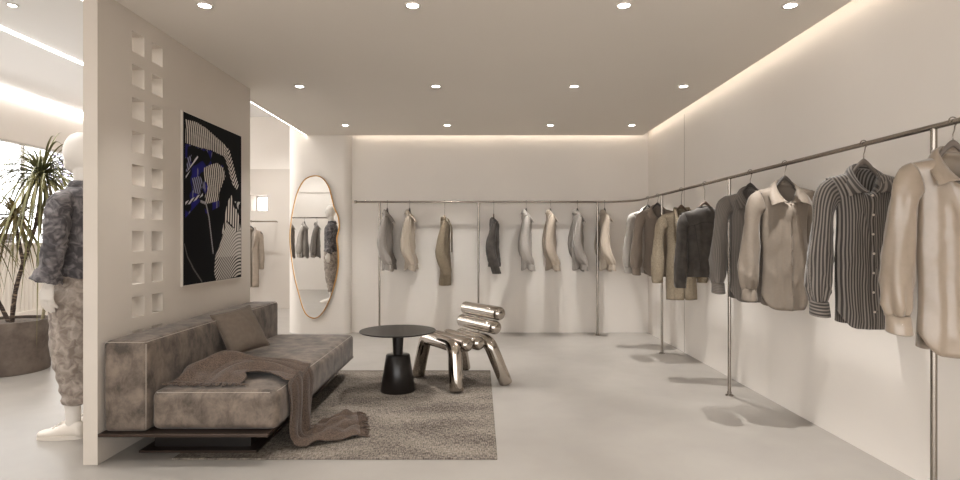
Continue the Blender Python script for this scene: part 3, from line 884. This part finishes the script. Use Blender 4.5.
        for i in range(13):
            a = radians(-100 + 200 * i / 12); bx, by = .062 * sin(a), .045 * cos(a) - .005
            rs.append([(bx, by, -.02), (bx * 1.05, by * 1.05, .022), (bx * 1.25, by * 1.3, .018), (bx * 1.35, by * 1.4, -.035)])
        m.rings(rs); m.build('collar', cm, t, True)
    else:
        m = MB(); rs = []
        for i in range(25):
            a = 2 * PI * i / 24; q = (1 - cos(a)) / 2
            bx, by, bz = .062 * sin(a), .040 * cos(a) - .012, -dep * q ** 1.6 - .008
            rs.append([(bx, by, bz - .012), (bx * 1.05, by * 1.05, bz + .010), (bx * 1.12, by * 1.12, bz + .008), (bx * 1.14, by * 1.14, bz - .014)])
        m.rings(rs, cap=False); m.build('neckband', cm, t, True)
    # front: placket + buttons, or seams
    def sy(x, z, front=True):
        best = None
        s = x / .175
        top = zt(s * W_sh, front); tt = max(0, min(1, (z - top) / (-L_ - top)))
        return pt(s, tt, front)
    if style == 'shirt':
        vs, fs, uv = [], [], []; nk = 40
        for k in range(nk + 1):
            tt = k / nk
            c = [pt(s, tt, True) for s in (-.09, -.045, 0, .045, .09)]
            for i, p in enumerate(c):
                vs.append((p.x, p.y - (.005 if 0 < i < 4 else .0005), p.z)); uv.append((.9 + i * .008, p.z))
        for k in range(nk):
            for i in range(4):
                a = k * 5 + i; fs.append((a, a + 5, a + 6, a + 1))
        mk('placket', vs, fs, cm, t, True, uv)
        if not lo:
            for k in range(7):
                p = pt(0, .02 + .142 * k, True)
                bb = MB(); bb.lathe([(.001, 0), (.0058, 0), (.0058, .0032), (.001, .0032)], (0, 0, 0), 12)
                ob = bb.build('button', M[btn], t); ob.rotation_euler = (PI / 2, 0, 0); ob.location = (p.x, p.y - .005, p.z)
    elif style == 'jacket':
        def seam(path, nm):
            mm = MB(); mm.tube(path, .0022, 5); mm.build(nm, M['seam_dark'], t, True)
        seam([pt(s, .22, False) + Vector((0, .003, 0)) for s in [-.92 + .092 * i for i in range(21)]], 'yoke_seam')
        for sg in (-1, 1):
            seam([pt(sg * (.62 - .3 * k / 20), .22 + .66 * k / 20, False) + Vector((0, .003, 0)) for k in range(21)], 'panel_seam')
        vs, fs = [], []
        for k in range(5):
            tt = .90 + .10 * k / 4
            for s in svals: p = pt(s, tt, True); vs.append((p.x * 1.015, p.y - .004, p.z - .003))
            for s in svals[::-1][1:-1]: p = pt(s, tt, False); vs.append((p.x * 1.015, p.y + .004, p.z - .003))
        for k in range(4):
            for j in range(n): a = k * n + j; c = k * n + (j + 1) % n; fs.append((a, a + n, c + n, c))
        mk('waistband', vs, fs, cm, t, True)
    return t
M['seam_dark'] = mat('dark_seam', S(36, 31, 28), .8)

NZ = .118
GR, GB = 'shirts on the right rail', 'clothes along the back rail'
HR_, HB = 'hangers on the right rail', 'hangers on the back rail'
def hang(x, y, rz, what, cloth, seed, label, hl, g, hg, drop=0, hm='hang_dark', z=RZ, **kw):
    hanger(x, y, rz, hl, hg, drop, hm, z)
    nm, ct = {'shirt': ('shirt', 'shirt'), 'jacket': ('jacket', 'jacket'), 'coat': ('blazer', 'blazer'), 'trench': ('coat', 'coat')}[what]
    st = 'coat' if what == 'trench' else what
    return garment(nm, label, ct, (x, y, z - NZ - drop), rz, g, cloth, seed, style=st, **kw)

R_ = radians
# right rail, near to far
hang(RX, 2.32, R_(2), 'shirt', 'satin', 1, 'satin beige shirt nearest the viewer, cropped by the right edge', 'grey hanger inside the satin beige shirt', GR, HR_, hm='hang_mid', L_=.83)
hang(RX, 2.86, R_(3), 'shirt', 'pinstripe', 2, 'dark and white pinstriped shirt with pale buttons', 'grey hanger inside the pinstriped shirt', GR, HR_, hm='hang_mid', L_=.80)
hang(RX, 3.60, R_(3), 'shirt', 'beige', 3, 'plain beige buttoned shirt behind the pinstriped shirt', 'dark hanger inside the plain beige shirt', GR, HR_, btn='button_dark', L_=.80)
hang(RX, 4.06, R_(2), 'shirt', 'charcoal_rib', 4, 'dark grey ribbed shirt beside the plain beige shirt', 'dark hanger inside the grey ribbed shirt', GR, HR_, L_=.80)
hang(RX, 4.88, R_(180 - 8), 'jacket', 'denim', 5, 'short charcoal jacket hung with its seamed back showing', 'wooden hanger holding the charcoal jacket', GR, HR_, drop=.075, hm='hang_wood', L_=.60, rback=-.02)
hang(RX, 5.45, R_(3), 'coat', 'tweed', 6, 'tan tweed blazer behind the charcoal jacket', 'wooden hanger holding the tan tweed blazer', GR, HR_, drop=.07, hm='hang_wood', L_=.86, rback=-.0)
hang(RX, 6.18, R_(4), 'shirt', 'taupe', 7, 'taupe shirt behind the tan tweed blazer', 'dark hanger inside the taupe shirt', GR, HR_, L_=.76)
hang(RX, 6.54, R_(6), 'shirt', 'pale_grey', 8, 'pale grey shirt farthest along the right rail', 'dark hanger inside the pale grey shirt', GR, HR_, L_=.74)
# back rail, left to right
Q = PI / 2
hang(-1.170, RYB, Q, 'shirt', 'grey', 11, 'grey shirt at the left end of the back rail', 'dark hanger of the leftmost grey shirt', GB, HB, L_=.76, rback=0, bend=1.15, wide=.86)
hang(-.887, RYB, Q, 'shirt', 'sand', 12, 'pale sand shirt, second from the left on the back rail', 'dark hanger of the pale sand shirt, second from the left', GB, HB, L_=.76, rback=0, bend=1.15, wide=.86)
hang(-.445, RYB, Q, 'coat', 'tweed', 13, 'speckled tan tweed blazer hung low on the back rail', 'hanger of the tan tweed blazer on the back rail', GB, HB, drop=.09, hm='hang_wood', L_=.84, rback=0, bend=1.15, wide=.86)
hang(.173, RYB, Q, 'jacket', 'denim', 14, 'short charcoal jacket above the chrome chair', 'hanger of the charcoal jacket on the back rail', GB, HB, drop=.075, hm='hang_wood', L_=.62, rback=0, bend=1.15, wide=.84)
hang(.583, RYB, Q, 'shirt', 'pale_grey', 15, 'light grey shirt right of the short charcoal jacket', 'hanger of the light grey shirt on the back rail', GB, HB, L_=.76, rback=0, bend=1.15, wide=.86)
hang(.89, RYB, Q, 'shirt', 'cream', 16, 'cream shirt between the light grey and mid grey shirts', 'hanger of the cream shirt on the back rail', GB, HB, L_=.76, rback=0, bend=1.15, wide=.86)
hang(1.23, RYB, Q, 'shirt', 'grey', 17, 'mid grey shirt between two cream shirts on the back rail', 'hanger of the mid grey shirt between two cream ones', GB, HB, L_=.76, rback=0, bend=1.15, wide=.86)
hang(1.572, RYB, Q, 'shirt', 'cream', 18, 'cream shirt at the right end of the back rail', 'hanger of the rightmost cream shirt on the back rail', GB, HB, L_=.76, rback=0, bend=1.15, wide=.86)
# hall
hang(-3.90, HRY, R_(20), 'trench', 'coat', 21, 'long stone coat in the hall, half hidden by the partition', 'hanger of the long coat in the hall', None, None, z=HRZ, L_=1.0, lo=True, wide=.85)
for i, (x, cl, a, wd) in enumerate(((-3.55, 'taupe', 97, 'taupe shirt at the left in the mirror reflection'), (-3.27, 'pale_grey', 92, 'pale grey shirt in the middle of the mirror reflection'),
                                    (-3.01, 'mid_grey', 98, 'dark grey shirt nearest the figure in the mirror reflection'))):
    hang(x, 2.1, R_(180 - a), 'shirt', cl, 31 + i, wd, 'hanger of the ' + wd, 'shirts on the hall rail', 'hangers on the hall rail', L_=.76, lo=True)

# ------------------------------------------------------------------ mannequin
def remeshed(name, build, vox, mt, parent, smooth_it=5, disp=None):
    m = MB(); build(m)
    me = bpy.data.meshes.new(name + '_src'); me.from_pydata(m.v, [], m.f)
    bm = bmesh.new(); bm.from_mesh(me); bmesh.ops.recalc_face_normals(bm, faces=bm.faces); bm.to_mesh(me); bm.free()
    o = link(bpy.data.objects.new(name + '_src', me))
    r = o.modifiers.new('r', 'REMESH'); r.mode = 'VOXEL'; r.voxel_size = vox; r.use_smooth_shade = True
    s = o.modifiers.new('s', 'SMOOTH'); s.iterations = smooth_it; s.factor = .5
    dg = bpy.context.evaluated_depsgraph_get(); dg.update()
    me2 = bpy.data.meshes.new_from_object(o.evaluated_get(dg)); me2.name = name
    bpy.data.objects.remove(o); bpy.data.meshes.remove(me)
    if disp:
        nn = [v.normal.copy() for v in me2.vertices]
        for v, n_ in zip(me2.vertices, nn): v.co = v.co + n_ * disp(v.co)
        me2.update()
    me2.materials.clear(); me2.materials.append(mt)
    me2.polygons.foreach_set('use_smooth', [True] * len(me2.polygons))
    return link(bpy.data.objects.new(name, me2), parent)
def ell(m, c, r, n=20):
    rs = []
    for i in range(n + 1):
        a = -PI / 2 + PI * i / n; q = max(.02, cos(a))
        rs.append([(c[0] + r[0] * q * cos(2 * PI * j / n), c[1] + r[1] * q * sin(2 * PI * j / n), c[2] + r[2] * sin(a)) for j in range(n)])
    m.rings(rs)
def limb(m, pts, rr, n=14):
    m.tube(pts, rr, n)
    for p, q in zip(pts, rr): ell(m, p, (q * .99,) * 3, 12)
def oval(m, K, n=24, k=12):
    """loft of horizontal ellipses: cx, cy, z, rx, ry"""
    R2 = catmull(K, k * (len(K) - 1) + 1)
    m.rings([[(cx + rx * cos(2 * PI * j / n), cy + ry * sin(2 * PI * j / n), z) for j in range(n)] for cx, cy, z, rx, ry in R2])
def mannequin():
    t = thing('mannequin', 'white mannequin in a marbled dark jacket, taupe trousers and white shoes behind the partition', 'mannequin', (-2.48, 3.555, 0), -PI / 2)
    def body(m):
        oval(m, [(0, 0, .84, .12, .09), (0, 0, .95, .165, .11), (0, 0, 1.10, .13, .09), (0, 0, 1.28, .16, .105), (0, 0, 1.42, .17, .10), (0, .01, 1.50, .10, .07), (0, .01, 1.54, .055, .055)])
        limb(m, [(0, .012, 1.50), (0, 0, 1.66)], [.056, .050])
        ell(m, (0, -.012, 1.745), (.080, .098, .128), 26); ell(m, (0, -.045, 1.68), (.058, .062, .068), 20)
        ell(m, (0, -.108, 1.725), (.012, .014, .030), 12)
        for s in (-1, 1):
            limb(m, [(s * .085, 0, .92), (s * .095, -.01, .52), (s * .10, .015, .12), (s * .10, .01, .06)], [.088, .058, .040, .040])
            m.tube([(s * .10, .03, .04), (s * .10, -.12, .03)], [.038, .035], 12)
            limb(m, [(s * .175, 0, 1.44), (s * .225, .02, 1.20), (s * .262, -.005, .975), (s * .264, -.008, .94)], [.055, .042, .029, .027])
            wr = Vector((s * .264, -.008, .945))
            # palm: flattened loft, then fingers
            pal = []
            for k in range(7):
                f = k / 6; z = .95 - .098 * f; hw = .026 + .016 * sin(PI * min(1, f * .8)); 
                pal.append([(s * .266 + (.014 if f > .2 else .018) * cos(2 * PI * j / 14), -.012 - .01 * f + hw * sin(2 * PI * j / 14), z) for j in range(14)])
            m.rings(pal)
            ox = s * .266
            for i, (fy, ln) in enumerate(((-.046, .074), (-.026, .082), (-.006, .077), (.012, .060))):
                rr = [.0098, .0094, .0088, .0076]
                z0 = .858 + (.006 if i == 3 else 0)
                pts = [(ox, fy, z0 + .02), (ox, fy - .002, z0), (ox - s * .010, fy - .003, z0 - ln * .42), (ox - s * .026, fy - .002, z0 - ln * .75), (ox - s * .040, fy, z0 - ln * .97)]
                limb(m, pts, [.0100] + rr, 10)
            limb(m, [(ox - s * .004, -.034, .925), (ox - s * .010, -.058, .895), (ox - s * .020, -.066, .865), (ox - s * .028, -.066, .842)], [.015, .0125, .0105, .0085], 10)
    bo = remeshed('body', body, .0046, M['mannequin'], t, 4)
    # jacket
    def jk(m):
        oval(m, [(0, .01, .965, .168, .140), (0, .01, 1.05, .172, .140), (0, .01, 1.20, .172, .136), (0, .005, 1.36, .190, .132), (0, .005, 1.45, .182, .115), (0, .01, 1.505, .13, .085), (0, .012, 1.535, .075, .072)])
    def jw(p): 
        b_ = 0
        if abs(p.x) > .17: b_ = .0045 * sin(p.z * 75 + 7 * nz(p.x, p.y, p.z, 11)) + .004 * nz(p.x, p.y, p.z, 16)
        return b_ + .006 * nz(p.x, p.y, p.z, 7) + .005 * nz(p.x, p.y, p.z, 22)
    jo = remeshed('jacket', jk, .009, M['jacket_dye'], t, 4, jw)
    for s in (-1, 1):
        def slv(m):
            K = [(s * .150, 0, 1.440), (s * .200, .004, 1.405), (s * .236, .014, 1.28), (s * .252, .016, 1.16), (s * .262, .002, 1.06), (s * .266, -.006, 1.00)]
            m.tube(catmull(K, 24), [.070 - .012 * (i / 23) + .003 * sin(i * .9) * (i > 8) for i in range(24)], 18)
            m.tube([(s * .264, -.004, 1.030), (s * .267, -.012, .995), (s * .270, -.022, .962)], [.060, .070, .088], 18)
        remeshed('sleeve', slv, .008, M['jacket_dye'], jo, 3, jw)
    m = MB(); rs = []
    for i in range(25):
        a = radians(-150 + 300 * i / 24); bx, by = .07 * sin(a), .066 * cos(a) + .012
        rs.append([(bx, by, 1.515), (bx * 1.02, by * 1.02, 1.565), (bx * 1.15, by * 1.15, 1.56), (bx * 1.45, by * 1.45, 1.505)])
    m.rings(rs); m.build('collar', M['jacket_dye'], t, True)
    def tr(m):
        oval(m, [(0, 0, .82, .17, .12), (0, 0, .90, .185, .135), (0, 0, 1.02, .165, .125)])
        for s in (-1, 1):
            oval(m, [(s * .105, .03, .215, .062, .066), (s * .105, .03, .24, .080, .084), (s * .105, .028, .265, .066, .070), (s * .105, .025, .30, .084, .088),
                     (s * .105, .02, .335, .072, .078), (s * .103, .005, .46, .092, .098), (s * .100, -.004, .66, .098, .112), (s * .095, 0, .90, .100, .128)], 20, 8)
    def tw(p): return .008 * nz(p.x, p.y, p.z, 8) + .004 * sin(p.z * 60 + 6 * nz(p.x, p.y, p.z, 6)) * (1 if p.z < .5 else .4)
    remeshed('trousers', tr, .009, M['trouser_dye'], t, 3, tw)
    for s in (-1, 1):
        sh = []; 
        K = [  # y, half width, height
            (.075, .020, .075), (.06, .034, .092), (.02, .038, .100), (-.03, .040, .088), (-.09, .045, .062), (-.15, .046, .048), (-.195, .036, .040), (-.218, .016, .028)]
        for y, w, h in catmull(K, 30):
            y = y * .88 if y < 0 else y
            ring = []
            for j in range(18):
                a = 2 * PI * j / 18; ring.append((s * .105 + w * (abs(cos(a)) ** .7) * (1 if cos(a) > 0 else -1), y, .016 + max(-.002, h * .5 + h * .5 * sin(a) * (1 if sin(a) > 0 else 1) - .008)))
            sh.append(ring)
        m = MB(); m.rings(sh); so = m.build('shoe', M['shoe'], t, True)
        out = []
        for i in range(40):
            a = 2 * PI * i / 40; w = .050 - .006 * (sin(a) > .3); out.append((s * .105 + (w if True else 0) * (abs(cos(a)) ** .75) * (1 if cos(a) > 0 else -1) * (1 - .12 * max(0, sin(a))), -.060 - .136 * -sin(a)))
        m = MB(); m.rings([[(x, y, .0) for x, y in out], [(x * 1.0, y, .024) for x, y in out]]); autosmooth(m.build('sole', M['sole'], so), 40)
        m = MB()
        for k in range(4):
            y = -.045 - .022 * k; zz = .098 - .013 * k
            m.tube([(s * .105 - .022, y, zz - .006), (s * .105, y - .003, zz + .002), (s * .105 + .022, y, zz - .006)], .0035, 6)
        m.build('laces', M['shoe'], so, True)
    return t
mannequin()

# ------------------------------------------------------------------ palm in a planter
def palm():
    px, py = -4.34, 5.24
    t = thing('potted_palm', 'spiky leaved palm with slim leaning trunks in a round concrete planter', 'potted plant', (px, py, 0))
    m = MB(); m.lathe([(.001, 0), (.31, 0), (.318, .012), (.330, .45), (.327, .468), (.305, .468), (.308, .44), (.001, .44)], n=56); autosmooth(m.build('planter', M['concrete'], t), 40)
    m = MB(); m.lathe([(.001, .447), (.15, .449), (.306, .442), (.306, .43), (.001, .43)], n=36); m.build('soil', M['soil'], t, True)
    trunks = [([(.05, -.02, .43), (.09, -.02, .75), (.17, -.01, 1.05), (.27, 0, 1.4), (.31, 0, 1.78)], .020, 'trunk'),
              ([(.16, -.02, .98), (.135, -.02, 1.1), (.10, -.02, 1.30), (.08, -.02, 1.42)], .016, 'trunk'),
              ([(0, .02, .43), (-.10, .02, .62), (-.22, .02, .82), (-.30, .03, 1.05), (-.33, .02, 1.28)], .019, 'trunk'),
              ([(.22, .12, .43), (.30, .12, .9), (.34, .10, 1.4), (.33, .06, 1.75)], .015, 'trunk_pale')]
    for P_, r, mm in trunks:
        m = MB(); pts = catmull(P_, 40); m.tube(pts, [r * (1 + .06 * (i % 3 - 1)) * (1 - .25 * i / 40) for i in range(40)], 10); m.build('trunk', M[mm], t, True)
    def crown(c, n, ln, droop, mt, rr, up=.3):
        rnd = random.Random(rr); m = MB()
        for k in range(n):
            az = 2.399 * k + rnd.uniform(-.3, .3); el = rnd.uniform(up - .8, 1.35); l = ln * rnd.uniform(.75, 1.15)
            d = Vector((cos(az) * cos(el), sin(az) * cos(el), sin(el))); side = d.cross(Vector((0, 0, 1)))
            side = side.normalized() if side.length > .05 else Vector((1, 0, 0))
            w0 = .0105; L_, Rr, Cn = [], [], []
            dr = droop * rnd.uniform(.5, 1.4)
            for i in range(11):
                f = i / 10; p = Vector(c) + d * l * f * (1 - .12 * f) + Vector((0, 0, -dr * l * f * f * (1.1 - .35 * sin(el))))
                p += Vector((0, 0, .0 * rnd.uniform(-1, 1) * f)) * .1
                w = w0 * (min(1, .45 + f * 3) * (1 - f ** 2.2) + .03)
                L_.append(p - side * w); Rr.append(p + side * w); Cn.append(p - Vector((0, 0, w * .55)) )
            vs = [q for a_ in zip(L_, Cn, Rr) for q in a_]
            fs = []
            for i in range(10):
                for s in (0, 1): fs.append((i * 3 + s, i * 3 + s + 1, i * 3 + s + 4, i * 3 + s + 3))
            m.add(vs, fs)
        return m.build('leaves', mt, t, True)
    crown((.31, 0, 1.80), 120, .82, .85, M['leaf'], 1, .3)
    crown((.33, .06, 1.72), 30, .80, 1.0, M['leaf'], 5, .2)
    crown((.08, -.02, 1.42), 70, .52, .75, M['leaf_dry'], 2, .2)
    crown((-.33, .02, 1.30), 70, .50, .7, M['leaf_dry'], 3, .2)
palm()

# outside the hall window
def lilac():
    t = thing('flowering_shrub', 'pale lilac flowering shrub outside the hall window behind the palm', 'shrub', (-7.75, 10.55, 0))
    m = MB(); m.tube([(0, 0, 0), (.02, 0, .9), (0, .02, 1.7), (.03, 0, 2.7)], [.03, .026, .02, .01], 8); m.build('stem', M['trunk'], t, True)
    rnd = random.Random(4); m = MB()
    for k in range(420):
        a = rnd.uniform(0, 6.28); z = rnd.uniform(1.7, 2.9); r = .26 * sqrt(rnd.random()) * (1.1 - .5 * (z - 1.7) / 1.2)
        c = Vector((r * cos(a), r * sin(a), z)); s = rnd.uniform(.018, .04)
        u = Vector((rnd.uniform(-1, 1), rnd.uniform(-1, 1), rnd.uniform(-1, 1))).normalized(); v = u.orthogonal().normalized(); w = u.cross(v)
        m.add([c + v * s, c + w * s * .6, c - v * s, c - w * s * .6, c + u * s * .35], [(0, 1, 4), (1, 2, 4), (2, 3, 4), (3, 0, 4)])
    m.build('blossom', M['lilac'], t, False)
lilac()
m = MB(); m.box(-7.75, -7.35, 7.2, 9.0, 0, 1.30)
tag(bevel(m.build('planter_box', M['dark_box']), .02), 'long dark planter box standing outside the hall window', 'planter box')

# ------------------------------------------------------------------ world and camera
w = bpy.data.worlds.new('world'); SC.world = w; w.use_nodes = True
bg = w.node_tree.nodes['Background']
bg.inputs[0].default_value = (1.0, .99, .98, 1); bg.inputs[1].default_value = 3.1
def portal(loc, rot, sx, sy):
    l = bpy.data.lights.new('daylight_portal', 'AREA'); l.shape = 'RECTANGLE'; l.size = sx; l.size_y = sy; l.cycles.is_portal = True
    o = link(bpy.data.objects.new('daylight_portal', l)); o.location = loc; o.rotation_euler = rot
portal((-.02, RY + .0, 1.27), (PI / 2, 0, 0), 4.4, 2.54)
portal((FX0 - .05, 7.23, 1.87), (0, -PI / 2, 0), 1.55, 5.26)

cam = bpy.data.cameras.new('camera'); cam.sensor_width = 36; cam.lens = 570 / 960 * 36; cam.clip_start = .05
co = link(bpy.data.objects.new('camera', cam)); co.location = (0, 0, 1.2); co.rotation_euler = (PI / 2, 0, 0)
SC.camera = co
SC.view_settings.view_transform = 'Standard'; SC.view_settings.look = 'None'
SC.view_settings.gamma = 1; SC.view_settings.use_curve_mapping = False
SC.view_settings.exposure = 0.87
SC.cycles.max_bounces = 8; SC.cycles.diffuse_bounces = 5; SC.cycles.glossy_bounces = 4; SC.cycles.transparent_max_bounces = 12
SC.cycles.caustics_reflective = False; SC.cycles.caustics_refractive = False
SC.cycles.sample_clamp_indirect = 6
